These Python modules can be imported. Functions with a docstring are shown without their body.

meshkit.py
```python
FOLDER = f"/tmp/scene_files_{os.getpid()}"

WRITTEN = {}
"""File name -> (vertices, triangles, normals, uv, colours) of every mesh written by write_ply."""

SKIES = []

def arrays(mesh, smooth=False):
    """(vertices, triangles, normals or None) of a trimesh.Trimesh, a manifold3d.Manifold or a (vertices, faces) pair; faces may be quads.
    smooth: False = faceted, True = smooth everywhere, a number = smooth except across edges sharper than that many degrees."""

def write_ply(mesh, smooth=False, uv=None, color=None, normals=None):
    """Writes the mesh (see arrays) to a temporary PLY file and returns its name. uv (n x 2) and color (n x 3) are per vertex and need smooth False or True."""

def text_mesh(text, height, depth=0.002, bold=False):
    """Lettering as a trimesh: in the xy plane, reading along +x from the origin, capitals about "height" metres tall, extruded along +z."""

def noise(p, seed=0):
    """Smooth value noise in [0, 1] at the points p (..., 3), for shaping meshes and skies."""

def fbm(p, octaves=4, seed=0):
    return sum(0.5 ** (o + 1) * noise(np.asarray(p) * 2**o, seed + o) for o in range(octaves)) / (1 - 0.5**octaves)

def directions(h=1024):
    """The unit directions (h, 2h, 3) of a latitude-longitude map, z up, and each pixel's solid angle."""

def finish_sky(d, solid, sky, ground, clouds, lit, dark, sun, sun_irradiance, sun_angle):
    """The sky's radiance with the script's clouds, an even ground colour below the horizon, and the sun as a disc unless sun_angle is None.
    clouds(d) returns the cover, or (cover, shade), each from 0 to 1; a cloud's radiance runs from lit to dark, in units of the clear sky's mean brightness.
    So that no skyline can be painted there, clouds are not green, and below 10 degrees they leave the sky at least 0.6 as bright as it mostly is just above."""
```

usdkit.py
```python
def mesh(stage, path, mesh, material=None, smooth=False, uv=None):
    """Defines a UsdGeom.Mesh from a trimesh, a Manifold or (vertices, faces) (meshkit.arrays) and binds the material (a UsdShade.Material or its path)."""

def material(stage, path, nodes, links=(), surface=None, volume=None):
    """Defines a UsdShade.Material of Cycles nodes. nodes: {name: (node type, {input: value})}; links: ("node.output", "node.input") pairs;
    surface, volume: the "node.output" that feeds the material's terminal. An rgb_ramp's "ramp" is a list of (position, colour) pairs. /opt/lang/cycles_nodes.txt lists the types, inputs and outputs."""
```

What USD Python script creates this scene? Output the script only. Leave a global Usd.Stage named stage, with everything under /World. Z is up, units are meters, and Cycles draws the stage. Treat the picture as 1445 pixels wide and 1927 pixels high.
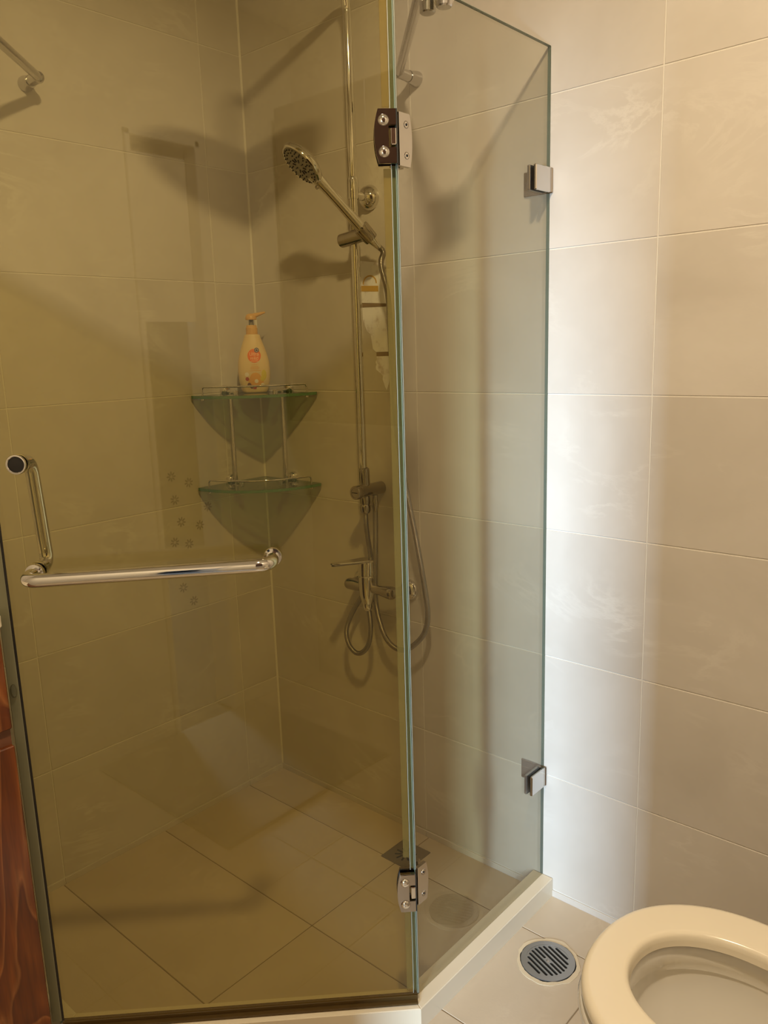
import math
import numpy as np
import trimesh
import manifold3d as m3
from shapely.geometry import Polygon, Point, LineString, box as sbox
from shapely import affinity
from shapely.ops import unary_union
import usdkit
import meshkit
from pxr import Usd, UsdGeom, UsdLux, UsdShade, Gf, Sdf

stage = Usd.Stage.CreateInMemory()
UsdGeom.SetStageUpAxis(stage, 'Z')
UsdGeom.SetStageMetersPerUnit(stage, 1.0)
W_ROOT = UsdGeom.Xform.Define(stage, '/World')
stage.SetDefaultPrim(W_ROOT.GetPrim())
UsdGeom.Scope.Define(stage, '/World/Looks')

# ------------------------------------------------------------------ camera, exposure
CAM_POS = (1.85519, -1.54585, 1.30636)
CAM_M = np.array([[0.74971393, 0.66105901, -0.03049595],
                  [0.10951433, -0.16938513, -0.97944642],
                  [-0.65263744, 0.73096488, -0.19938583]])   # right, down, forward
F_PX = 1504.73
cam = UsdGeom.Camera.Define(stage, '/World/camera')
cam.CreateHorizontalApertureAttr(36.0)
cam.CreateVerticalApertureAttr(36.0 * 1927 / 1445)
cam.CreateFocalLengthAttr(36.0 * F_PX / 1445)
cam.CreateClippingRangeAttr((0.02, 100.0))
cam.CreateExposureAttr(0.0)
r_, d_, f_ = CAM_M
cam.AddTransformOp().Set(Gf.Matrix4d(*map(float, [*r_, 0, *(-d_), 0, *(-f_), 0, *CAM_POS, 1])))

# ------------------------------------------------------------------ light: a warm ceiling downlight and a bedroom window
LAMP_POS = (1.45, -1.05, 2.440)
LAMP_RADIANCE, LAMP_COLOR, LAMP_RADIUS = 900.0, (1.0, 0.80, 0.53), 0.055
WIN_POS, WIN_W, WIN_H = (2.38, -4.93, 1.20), 0.34, 1.3
WIN_POWER, WIN_COLOR = 390.0, (0.60, 0.80, 1.0)


def lamp_light(parent_path):
    l = UsdLux.DiskLight.Define(stage, parent_path + '/bulb_light')
    l.CreateRadiusAttr(LAMP_RADIUS)
    l.CreateIntensityAttr(LAMP_RADIANCE)
    l.CreateColorAttr(Gf.Vec3f(*LAMP_COLOR))
    l.AddTranslateOp().Set(Gf.Vec3d(*LAMP_POS))


def window_light():
    l = UsdLux.RectLight.Define(stage, '/World/window_daylight')
    l.CreateWidthAttr(WIN_W)
    l.CreateHeightAttr(WIN_H)
    l.CreateIntensityAttr(WIN_POWER / (math.pi * WIN_W * WIN_H))
    l.CreateColorAttr(Gf.Vec3f(*WIN_COLOR))
    z = np.array([0, -1.0, 0.0]); x = np.array([-1.0, 0, 0]); y = np.cross(z, x)   # light shines along -z = +y, into the room
    l.AddTransformOp().Set(Gf.Matrix4d(*map(float, [*x, 0, *y, 0, *z, 0, *WIN_POS, 1])))


window_light()

# ------------------------------------------------------------------ scene helpers
USED = {}


def numbered(path):
    if path not in USED:
        USED[path] = 0
        return path
    USED[path] += 1
    return f'{path}_{USED[path]:03d}'


def setd(p, **k):
    for a, b in k.items():
        if b is not None:
            p.SetCustomDataByKey(a, b)


def thing(name, label=None, category=None, group=None, kind=None, loc=(0, 0, 0)):
    path = numbered('/World/' + name)
    x = UsdGeom.Xform.Define(stage, path)
    if any(loc):
        x.AddTranslateOp().Set(Gf.Vec3d(*map(float, loc)))
    setd(x.GetPrim(), label=label, category=category, group=group, kind=kind)
    return path


def part(parent, name, mesh, mat, smooth=False, label=None, kind=None):
    path = numbered(parent + '/' + name)
    if hasattr(mesh, 'to_mesh') or isinstance(mesh, (tuple, list)):
        v, f, _ = meshkit.arrays(mesh)
        mesh = trimesh.Trimesh(v, f, process=False)
    m = usdkit.mesh(stage, path, mesh, MAT[mat], smooth=smooth)
    setd(m.GetPrim(), label=label, kind=kind)
    return path


def one(name, mesh, mat, smooth=False, label=None, category=None, group=None, kind=None):
    path = part('/World', name, mesh, mat, smooth)
    setd(stage.GetPrimAtPath(path), label=label, category=category, group=group, kind=kind)
    return path


def cbox(lo, hi, b=0.0):
    lo, hi = np.minimum(lo, hi).astype(float), np.maximum(lo, hi).astype(float)
    if b <= 0:
        return trimesh.creation.box(bounds=[lo, hi])
    b = min(b, (hi - lo).min() * .45)
    c, h, pts = (lo + hi) / 2, (hi - lo) / 2, []
    for sx in (-1, 1):
        for sy in (-1, 1):
            for sz in (-1, 1):
                s = np.array([sx, sy, sz])
                for k in range(3):
                    q = h - b
                    q = q.copy(); q[k] = h[k]
                    pts.append(c + s * q)
    return trimesh.Trimesh(np.array(pts)).convex_hull


def frame_T(o, x, y, z):
    T = np.eye(4)
    T[:3, 0], T[:3, 1], T[:3, 2], T[:3, 3] = x, y, z, o
    return T


def basis(d):
    d = np.asarray(d, float); d = d / np.linalg.norm(d)
    a = np.cross(d, [0, 0, 1.0]) if abs(d[2]) < .95 else np.cross(d, [1.0, 0, 0])
    a /= np.linalg.norm(a)
    return a, np.cross(d, a), d


def lathe(profile, o=(0, 0, 0), axis=(0, 0, 1), n=32):
    """profile: (radius, height) pairs; revolved about axis through o; closed when the ends sit on the axis."""
    a, b, d = basis(axis)
    ang = np.arange(n) * 2 * np.pi / n
    V = np.array([[np.asarray(o) + r * (math.cos(t) * a + math.sin(t) * b) + h * d for t in ang] for r, h in profile])
    k = len(profile); F = []
    for i in range(k - 1):
        for j in range(n):
            p, q = i * n + j, i * n + (j + 1) % n
            F += [[p, q, q + n], [p, q + n, p + n]]
    m = trimesh.Trimesh(V.reshape(-1, 3), F, process=False)
    m.merge_vertices(); m.update_faces(m.nondegenerate_faces()); m.fix_normals()
    return m


def cyl(a, b, r, n=24, bev=0.0):
    a, b = np.asarray(a, float), np.asarray(b, float)
    L = np.linalg.norm(b - a); bev = min(bev, L * .45, r * .45)
    prof = [(0, 0), (r - bev, 0), (r, bev), (r, L - bev), (r - bev, L), (0, L)] if bev > 0 else [(0, 0), (r, 0), (r, L), (0, L)]
    return lathe(prof, a, b - a, n)


def tube(points, radii, n=14, cap=True):
    P = np.asarray(points, float); k = len(P)
    R = np.broadcast_to(np.asarray(radii, float), (k,))
    T = np.gradient(P, axis=0); T /= np.linalg.norm(T, axis=1, keepdims=True) + 1e-12
    a = basis(T[0])[0]; A = []
    for i in range(k):
        a = a - T[i] * (a @ T[i]); a /= np.linalg.norm(a); A.append(a)
    A = np.array(A); B = np.cross(T, A); ang = np.arange(n) * 2 * np.pi / n
    V = P[:, None] + R[:, None, None] * (np.cos(ang)[None, :, None] * A[:, None] + np.sin(ang)[None, :, None] * B[:, None])
    i, j = np.meshgrid(np.arange(k - 1), np.arange(n), indexing='ij')
    q = np.stack([i * n + j, i * n + (j + 1) % n, (i + 1) * n + (j + 1) % n, (i + 1) * n + j], -1).reshape(-1, 4)
    V = V.reshape(-1, 3); F = [np.vstack([q[:, [0, 1, 2]], q[:, [0, 2, 3]]])]
    if cap:
        V = np.vstack([V, P[0], P[-1]]); c0, c1 = len(V) - 2, len(V) - 1
        jj = np.arange(n)
        F.append(np.stack([np.full(n, c0), (jj + 1) % n, jj], 1))
        F.append(np.stack([np.full(n, c1), (k - 1) * n + jj, (k - 1) * n + (jj + 1) % n], 1))
    return trimesh.Trimesh(V, np.vstack(F), process=False)


def round_path(pts, r, n=8):
    """A polyline with its inner corners rounded to radius r."""
    pts = [np.asarray(p, float) for p in pts]; out = [pts[0]]
    for a, b, c in zip(pts, pts[1:], pts[2:]):
        u, v = (a - b) / np.linalg.norm(a - b), (c - b) / np.linalg.norm(c - b)
        ang = math.acos(np.clip(u @ v, -1, 1))
        d = min(r / math.tan(ang / 2), np.linalg.norm(a - b) * .48, np.linalg.norm(c - b) * .48)
        p, q = b + u * d, b + v * d
        for t in np.linspace(0, 1, n):
            out.append((1 - t) ** 2 * p + 2 * t * (1 - t) * (b * .86 + (p + q) * .07) + t * t * q)
    out.append(pts[-1])
    return np.array(out)


def spline(pts, n=200):
    from scipy.interpolate import CubicSpline
    pts = np.asarray(pts, float)
    t = np.r_[0, np.cumsum(np.linalg.norm(np.diff(pts, axis=0), axis=1))]
    s = CubicSpline(t, pts)(np.linspace(0, t[-1], n * 4))
    u = np.r_[0, np.cumsum(np.linalg.norm(np.diff(s, axis=0), axis=1))]
    return np.stack([np.interp(np.linspace(0, u[-1], n), u, s[:, k]) for k in range(3)], 1)


def hose_mesh(pts, r=.0075, pitch=.0042):
    p = spline(pts, 400)
    L = np.linalg.norm(np.diff(p, axis=0), axis=1).sum()
    k = int(L / pitch) * 4
    p = spline(pts, k)
    rad = r * (1 - .13 * np.array([0, .6, 1, .6])[np.arange(k) % 4])
    return tube(p, rad, 12)


def extr(poly, h, T=None):
    """An extruded polygon (or several) as one mesh; T places it."""
    ms = [trimesh.creation.extrude_polygon(g, h, engine='earcut') for g in getattr(poly, 'geoms', [poly])]
    m = trimesh.util.concatenate(ms)
    if T is not None:
        m.apply_transform(T)
    return m


def cat(*ms):
    return trimesh.util.concatenate(list(ms))


def rot_bevel_plate(poly, h, b, T=None):
    """A plate with softened front edge: two stacked layers hulled when convex."""
    p0, p1 = poly, poly.buffer(-b)
    v = [(*q, 0) for q in p0.exterior.coords] + [(*q, h - b) for q in p0.exterior.coords] + [(*q, h) for q in p1.exterior.coords]
    m = trimesh.Trimesh(np.array(v)).convex_hull
    if T is not None:
        m.apply_transform(T)
    return m


# ------------------------------------------------------------------ materials
MAT = {}


def mat(name, nodes, links, surface):
    MAT[name] = usdkit.material(stage, '/World/Looks/' + name, nodes, links, surface)


def plain(name, color, rough=.5, metal=0.0, spec=.5, **kw):
    mat(name, {'p': ('principled_bsdf', dict(base_color=color, roughness=rough, metallic=metal, specular_ior_level=spec, **kw))}, [], 'p.BSDF')


def tile_mat(name, c0, c1, vein, rough=.38, bump=.05, scale=2.6):
    mat(name, {
        'g': ('geometry', {}), 'o': ('object_info', {}),
        'wm': ('math', dict(math_type='multiply', value2=57.0)),
        'n': ('noise_texture', dict(dimensions='4D', scale=scale, detail=5.0, roughness=.55, distortion=.6)),
        'r': ('rgb_ramp', dict(ramp=[(.34, c0), (.5, tuple((np.array(c0) + c1) / 2)), (.68, c1)])),
        'mp': ('mapping', dict(rotation=(.3, .75, .75), scale=(1.0, 1.0, 2.4))),
        'v': ('noise_texture', dict(dimensions='4D', scale=2.4, detail=7.0, roughness=.62, distortion=1.4)),
        'va': ('math', dict(math_type='subtract', value2=.5)),
        'vb': ('math', dict(math_type='absolute')),
        'vc': ('map_range', dict(from_min=0.0, from_max=.035, to_min=1.0, to_max=0.0, clamp=True)),
        'vn': ('noise_texture', dict(scale=5.0, detail=2.0)),
        'vm': ('map_range', dict(from_min=.5, from_max=.72, to_min=0.0, to_max=.42, clamp=True)),
        'vf': ('math', dict(math_type='multiply')),
        'mx': ('mix', dict(color2=vein)),
        'hn': ('noise_texture', dict(scale=210.0, detail=3.0)),
        'b': ('bump', dict(strength=bump, distance=.002)),
        'p': ('principled_bsdf', dict(roughness=rough, specular_ior_level=.42)),
    }, [('o.random', 'wm.value1'), ('g.position', 'n.vector'), ('wm.value', 'n.w'), ('n.fac', 'r.fac'),
        ('g.position', 'mp.vector'), ('mp.vector', 'v.vector'), ('wm.value', 'v.w'), ('v.fac', 'va.value1'), ('va.value', 'vb.value1'), ('vb.value', 'vc.value'),
        ('g.position', 'vn.vector'), ('vn.fac', 'vm.value'), ('vc.result', 'vf.value1'), ('vm.result', 'vf.value2'),
        ('vf.value', 'mx.fac'), ('r.color', 'mx.color1'), ('mx.color', 'p.base_color'),
        ('g.position', 'hn.vector'), ('hn.fac', 'b.height'), ('b.normal', 'p.normal')], 'p.BSDF')


tile_mat('wall_tile', (.56, .51, .45), (.66, .61, .55), (.78, .74, .67))
tile_mat('floor_tile', (.48, .40, .30), (.58, .49, .375), (.66, .57, .45), rough=.42, scale=2.0)
plain('grout', (.74, .70, .62), .85)
plain('floor_grout', (.26, .20, .13), .9)
plain('plaster', (.72, .68, .60), .8)
plain('ceiling_paint', (.80, .78, .74), .8)
plain('far_paint', (.045, .045, .05), .8)
plain('parquet', (.022, .014, .009), .8, spec=.1)
plain('curb_stone', (.73, .65, .51), .28)
plain('chrome', (.78, .76, .73), .06, 1.0)
plain('satin_chrome', (.62, .60, .58), .16, 1.0)
plain('bath_chrome', (.46, .42, .37), .10, 1.0)
plain('hose_chrome', (.36, .33, .29), .2, 1.0)
plain('dark_chrome', (.42, .38, .34), .10, 1.0)
plain('black_rubber', (.012, .010, .010), .35)
plain('grey_plastic', (.34, .32, .28), .45)
plain('hole_dark', (.006, .006, .006), .8)
plain('ceramic', (.80, .78, .75), .12, coat_weight=.6, coat_roughness=.04)
plain('seat_plastic', (.84, .77, .64), .2)
plain('water', (.62, .50, .26), .06)
plain('drain_metal', (.36, .34, .32), .36, .8)
plain('drain_steel', (.30, .27, .22), .38, .9)
plain('sealant', (.66, .56, .40), .4)
plain('bottle_cream', (.80, .60, .31), .34, subsurface_weight=.1)
plain('pump_tan', (.72, .42, .13), .38)
plain('label_orange', (.85, .17, .001), .4)
plain('label_navy', (.03, .02, .06), .4)
plain('label_white', (.88, .80, .66), .4)
plain('print_amber', (.80, .40, .07), .45)
plain('print_yellow', (.72, .58, .05), .45)
plain('print_red', (.45, .06, .03), .45)
plain('print_brown', (.16, .06, .03), .45)
plain('print_text', (.98, .68, .36), .45)
plain('door_paint', (.70, .66, .60), .5)


def glass_mat(name, tint, r0=.04, rough=0.0, cap=1.0):
    """Both faces of a pane: clear with a tint, and a mirror by the viewing angle (Schlick)."""
    mat(name, {
        'lw': ('layer_weight', dict(blend=.5)),
        'pw': ('math', dict(math_type='power', value2=5.0)),
        'sc': ('math', dict(math_type='multiply_add', value2=(1 - r0) * cap, value3=r0)),
        't': ('transparent_bsdf', dict(color=tint)),
        'g': ('glossy_bsdf', dict(color=(1, 1, 1), roughness=rough)),
        'm': ('mix_closure', {}),
    }, [('lw.facing', 'pw.value1'), ('pw.value', 'sc.value1'), ('sc.value', 'm.fac'), ('t.BSDF', 'm.closure1'), ('g.BSDF', 'm.closure2')], 'm.closure')


glass_mat('pane_glass', (.892, .884, .83))
glass_mat('door_glass', (.866, .832, .65))
glass_mat('shelf_glass', (.46, .60, .42))
glass_mat('clear_tube', (.80, .80, .78))
plain('glass_edge', (.20, .27, .23), .2)
plain('shelf_edge', (.12, .24, .12), .15)
mat('vinyl', {
    't': ('transparent_bsdf', dict(color=(.90, .86, .78))),
    'd': ('principled_bsdf', dict(base_color=(.46, .40, .28), roughness=.3, specular_ior_level=.6)),
    'm': ('mix_closure', dict(fac=.30))}, [('t.BSDF', 'm.closure1'), ('d.BSDF', 'm.closure2')], 'm.closure')
mat('vinyl_grey', {
    't': ('transparent_bsdf', dict(color=(.70, .70, .58))),
    'd': ('principled_bsdf', dict(base_color=(.24, .23, .14), roughness=.3, specular_ior_level=.6)),
    'm': ('mix_closure', dict(fac=.75))}, [('t.BSDF', 'm.closure1'), ('d.BSDF', 'm.closure2')], 'm.closure')
for nm_, tc_, bc_, f_ in (('edge_blue', (.80, .86, .84), (.25, .29, .30), .55), ('vinyl_brown', (.66, .56, .36), (.12, .075, .025), .55)):
    mat(nm_, {
        't': ('transparent_bsdf', dict(color=tc_)),
        'd': ('principled_bsdf', dict(base_color=bc_, roughness=.3, specular_ior_level=.6)),
        'm': ('mix_closure', dict(fac=f_))}, [('t.BSDF', 'm.closure1'), ('d.BSDF', 'm.closure2')], 'm.closure')
plain('edge_pale', (.27, .29, .26), .35)
mat('emitter', {'e': ('emission', dict(color=LAMP_COLOR, strength=9.0))}, [], 'e.emission')
mat('wood', {
    'g': ('geometry', {}),
    'mp': ('mapping', dict(scale=(4.0, 5.5, 1.3))),
    'w0': ('noise_texture', dict(scale=1.1, detail=3.0, distortion=.4)),
    'rg': ('math', dict(math_type='multiply', value2=13.0)),
    'fr': ('math', dict(math_type='fraction')),
    'r': ('rgb_ramp', dict(ramp=[(0.0, (.115, .024, .003)), (.5, (.16, .036, .004)), (.75, (.21, .053, .007)), (.90, (.29, .10, .025)), (1.0, (.13, .027, .003))])),
    'mf': ('mapping', dict(scale=(60.0, 60.0, 5.0))),
    'f': ('noise_texture', dict(scale=2.0, detail=4.0)),
    'fm': ('map_range', dict(from_min=.3, from_max=.7, to_min=.65, to_max=1.1)),
    'mx': ('mix', dict(mix_type='multiply', fac=1.0)),
    'p': ('principled_bsdf', dict(roughness=.28, coat_weight=.35, coat_roughness=.12)),
}, [('g.position', 'mp.vector'), ('mp.vector', 'w0.vector'), ('w0.fac', 'rg.value1'), ('rg.value', 'fr.value1'), ('fr.value', 'r.fac'),
    ('g.position', 'mf.vector'), ('mf.vector', 'f.vector'), ('f.fac', 'fm.value'), ('r.color', 'mx.color1'), ('fm.result', 'mx.color2'), ('mx.color', 'p.base_color')], 'p.BSDF')
plain('mat_cloth', (.29, .25, .20), .95, spec=.1)
plain('dark_wood', (.035, .014, .008), .35)
mat('patch_white', {
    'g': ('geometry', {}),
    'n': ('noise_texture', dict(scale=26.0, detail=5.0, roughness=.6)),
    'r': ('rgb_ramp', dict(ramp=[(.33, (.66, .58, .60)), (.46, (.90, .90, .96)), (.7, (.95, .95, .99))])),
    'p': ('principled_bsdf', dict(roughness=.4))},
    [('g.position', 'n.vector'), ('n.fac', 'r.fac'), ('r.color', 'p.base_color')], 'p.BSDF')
plain('flower_tone', (.44, .40, .35), .5)
plain('patch_gold', (.62, .40, .10), .4)
plain('patch_line', (.30, .22, .14), .5)

# ------------------------------------------------------------------ room shell
FL = -0.018                     # floor level; wall tile rows start at z = 0
CEIL = 2.45
HALL = 4.0                      # ceiling of the tall hall beyond the doorway
XR, YF = 2.10, -1.95            # wall behind the toilet, wall with the doorway
JOINT = .0012


def wall_tiles(parent, axis, seams, rows, mat_='wall_tile'):
    """Tiles of a wall whose face is x = 0 (axis 'x') or y = 0 (axis 'y'); seams run along the wall."""
    for a0, a1 in zip(seams, seams[1:]):
        for z0, z1 in zip(rows, rows[1:]):
            p0, p1, q0, q1 = a0 + JOINT, a1 - JOINT, z0 + JOINT, z1 - JOINT
            m = cbox((p0, 0, q0), (p1, .009, q1), .0008) if axis == 'y' else cbox((-.009, p0, q0), (0, p1, q1), .0008)
            part(parent, 'tile', m, mat_)


ROWS = [0, .3, .6, .9, 1.2, 1.5, 1.8, 2.1, 2.4, CEIL]
wr = thing('wall_right', 'beige stone tile wall running from the shower corner past the toilet', kind='structure')
part(wr, 'grout_bed', cbox((-.10, .0012, FL - .1), (XR + .1, .10, CEIL)), 'grout')
wall_tiles(wr, 'y', [0, .596, 1.195, 1.795, XR], ROWS)
wl = thing('wall_left', 'beige stone tile wall on the left side of the shower', kind='structure')
part(wl, 'grout_bed', cbox((-.10, YF - .1, FL - .1), (-.0012, .0012, CEIL)), 'grout')
wall_tiles(wl, 'x', [YF, -1.351, -.744, -.137, 0], ROWS)
part(wl, 'corner_grout', extr(Polygon([(0, 0), (.004, 0), (0, -.004)]), CEIL, frame_T((0, 0, 0), (1, 0, 0), (0, 1, 0), (0, 0, 1))), 'grout')

br = thing('baseboard_right', 'narrow cut tile strip along the foot of the right wall', kind='structure')
for a0, a1 in zip([0, .596, 1.195, 1.795], [.596, 1.195, 1.795, XR]):
    part(br, 'tile', cbox((a0 + .001, -.0016, FL - .004), (a1 - .001, .001, -.0015), .0006), 'wall_tile')
bl = thing('baseboard_left', 'narrow cut tile strip along the foot of the left wall', kind='structure')
for a0, a1 in zip([YF, -1.351, -.744, -.137], [-1.351, -.744, -.137, 0]):
    part(bl, 'tile', cbox((-.001, a0 + .001, FL - .004), (.0016, a1 - .001, -.0015), .0006), 'wall_tile')

fl = thing('floor', 'beige stone tile floor with dark joints', kind='structure')
part(fl, 'grout_bed', cbox((-.10, -5.2, FL - .12), (4.6, .10, FL - .0012)), 'floor_grout')
YS = [-1.95, -1.665, -1.36, -1.053, -.749, -.446, -.138, 0]
XS = [0, .605, 1.201, 1.80, XR]
for y0, y1 in zip(YS, YS[1:]):
    for x0, x1 in zip(XS, XS[1:]):
        part(fl, 'tile', cbox((x0 + .0013, y0 + .0013, FL - .01), (x1 - .0013, y1 - .0013, FL), .0008), 'floor_tile')
part(fl, 'parquet', cbox((-.10, -5.2, FL - .01), (4.6, YF - .003, FL)), 'parquet')
ce = one('ceiling', cat(cbox((-.10, YF - .1, CEIL), (XR + .1, .10, CEIL + .1)), cbox((-.2, -5.2, HALL), (4.6, YF - .1, HALL + .1))), 'ceiling_paint', label='plain off-white ceiling', kind='structure')
DX0, DX1, DH = 1.385, 1.665, 2.0
wf = thing('wall_front', 'plastered wall with the doorway behind the camera', kind='structure')
part(wf, 'plaster', cbox((-.10, YF - .10, FL), (DX0, YF, CEIL)), 'plaster')
part(wf, 'plaster', cbox((DX0, YF - .10, DH), (DX1, YF, CEIL)), 'plaster')
part(wf, 'blind', cbox((DX0 + .022, YF - .06, 1.42), (DX1 - .022, YF - .05, DH - .02)), 'door_paint', label='unseen panel added in the doorway head to cut the daylight')  # added panel, keeps the daylight off the upper wall
part(wf, 'plaster', cbox((DX1, YF - .10, FL), (XR + .1, YF, CEIL)), 'plaster')
ws = one('wall_side', cbox((XR, YF, FL), (XR + .10, 0, CEIL)), 'wall_tile', label='tiled wall behind the toilet tank', kind='structure')
one('wall_hall', cat(cbox((-.2, -5.2, FL), (-.1, YF - .1, HALL)), cbox((4.5, -5.2, FL), (4.6, YF, HALL)), cbox((XR + .1, YF - .1, FL), (4.6, YF, HALL)), cbox((-.2, YF - .1, CEIL + .1), (XR + .1, YF, HALL)),
                        cbox((-.2, -5.0, FL), (WIN_POS[0] - WIN_W / 2, -4.9, HALL)), cbox((WIN_POS[0] + WIN_W / 2, -5.0, FL), (4.6, -4.9, HALL)),
                        cbox((WIN_POS[0] - WIN_W / 2, -5.0, FL), (WIN_POS[0] + WIN_W / 2, -4.9, WIN_POS[2] - WIN_H / 2)),
                        cbox((WIN_POS[0] - WIN_W / 2, -5.0, WIN_POS[2] + WIN_H / 2), (WIN_POS[0] + WIN_W / 2, -4.9, HALL))), 'far_paint', label='plain walls of the hall beyond the doorway', kind='structure')
wx0, wx1, wz0, wz1 = WIN_POS[0] - WIN_W / 2, WIN_POS[0] + WIN_W / 2, WIN_POS[2] - WIN_H / 2, WIN_POS[2] + WIN_H / 2
wn = thing('window_1', 'tall white framed window of the hall beyond the doorway', kind='structure')
for lo, hi in (((wx0 - .05, -4.9, wz0 - .05), (wx0, -4.87, wz1 + .05)), ((wx1, -4.9, wz0 - .05), (wx1 + .05, -4.87, wz1 + .05)),
               ((wx0, -4.9, wz0 - .05), (wx1, -4.87, wz0)), ((wx0, -4.9, wz1), (wx1, -4.87, wz1 + .05))):
    part(wn, 'frame', cbox(lo, hi, .004), 'door_paint')
dj = thing('trim_1', 'painted casing around the doorway behind the camera', kind='structure')
for lo, hi in (((DX0, YF - .11, FL), (DX0 + .02, YF + .01, DH)), ((DX1 - .02, YF - .11, FL), (DX1, YF + .01, DH)), ((DX0, YF - .11, DH - .02), (DX1, YF + .01, DH))):
    part(dj, 'casing', cbox(lo, hi, .003), 'door_paint')
dr1 = thing('door_1', 'wooden door leaf swung open into the hall', kind='structure')
hx, hy, ex, ey = 1.36, -2.085, .86, -2.42
dl = np.array([ex - hx, ey - hy, 0]); dlen = np.linalg.norm(dl); dl /= dlen
leafT = frame_T((hx, hy, FL + .006), dl, np.cross((0, 0, 1), dl), (0, 0, 1))
part(dr1, 'leaf', cbox((0, -.018, 0), (dlen, .018, 1.99), .002).apply_transform(leafT), 'wood')
part(dr1, 'handle', cat(cyl((dlen - .06, .018, 1.0), (dlen - .06, .06, 1.0), .009), cyl((dlen - .06, .06, 1.0), (dlen - .17, .06, 1.0), .008)).apply_transform(leafT), 'chrome', 40)

wc = thing('wall_cabinet', 'unseen dark wooden cabinet added to darken reflections in the chrome', 'cabinet')  # added out of view, gives the chrome something dark to mirror
part(wc, 'body', cbox((XR - .12, -1.90, 1.05), (XR - .002, -1.02, 2.15), .003), 'dark_wood')
for a0 in (-1.898, -1.459):
    part(wc, 'door', cbox((XR - .138, a0, 1.052), (XR - .1205, a0 + .436, 2.148), .003), 'dark_wood')

# ceiling downlight
cl = thing('ceiling_light', 'round chrome ceiling downlight above the shower door', 'ceiling light')
part(cl, 'rim', lathe([(.062, CEIL), (.085, CEIL), (.085, CEIL - .006), (.080, CEIL - .010), (.066, CEIL - .008), (.062, CEIL - .002), (.062, CEIL)], (LAMP_POS[0], LAMP_POS[1], 0), n=40), 'chrome', 40)
lamp_light(cl)

# ------------------------------------------------------------------ shower curb
CT = .031
curb = Polygon([(.989, 0), (.989, -.512), (.492, -1.010), (0, -1.010), (0, -.955), (.466, -.955), (.935, -.487), (.935, 0)])
cb = thing('shower_curb', 'cream stone curb under the shower glass', 'curb')


def curb_seg(pts):
    p = Polygon(pts); q = p.buffer(-.0015)
    v = [(*a, FL - .003) for a in p.exterior.coords] + [(*a, CT - .0015) for a in p.exterior.coords] + [(*a, CT) for a in q.exterior.coords]
    return trimesh.Trimesh(np.array(v)).convex_hull


part(cb, 'curb_stone', curb_seg([(.989, -.0005), (.989, -.512), (.935, -.488), (.935, -.0005)]), 'curb_stone')
part(cb, 'curb_stone', curb_seg([(.989, -.512), (.492, -1.010), (.466, -.956), (.935, -.488)]), 'curb_stone')
part(cb, 'curb_stone', curb_seg([(.492, -1.010), (.0005, -1.010), (.0005, -.956), (.466, -.956)]), 'curb_stone')

# ------------------------------------------------------------------ shower glass
GT = 1.889
GX0, GX1 = .954, .962          # fixed pane on the right
t_d = np.array([-1, -1, 0]) / 2 ** .5       # along the door, from hinge to free edge
n_d = np.array([1, -1, 0]) / 2 ** .5        # out of the shower
O_D = np.array([.9735, -.4965, 0.0])        # hinge end of the outer door face


def D(s, off, z):
    return O_D + t_d * s + n_d * off + np.array([0, 0, z])


T_D = frame_T(O_D, t_d, (0, 0, 1), -np.cross((0, 0, 1), t_d) if False else np.cross(t_d, (0, 0, 1)))


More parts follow.
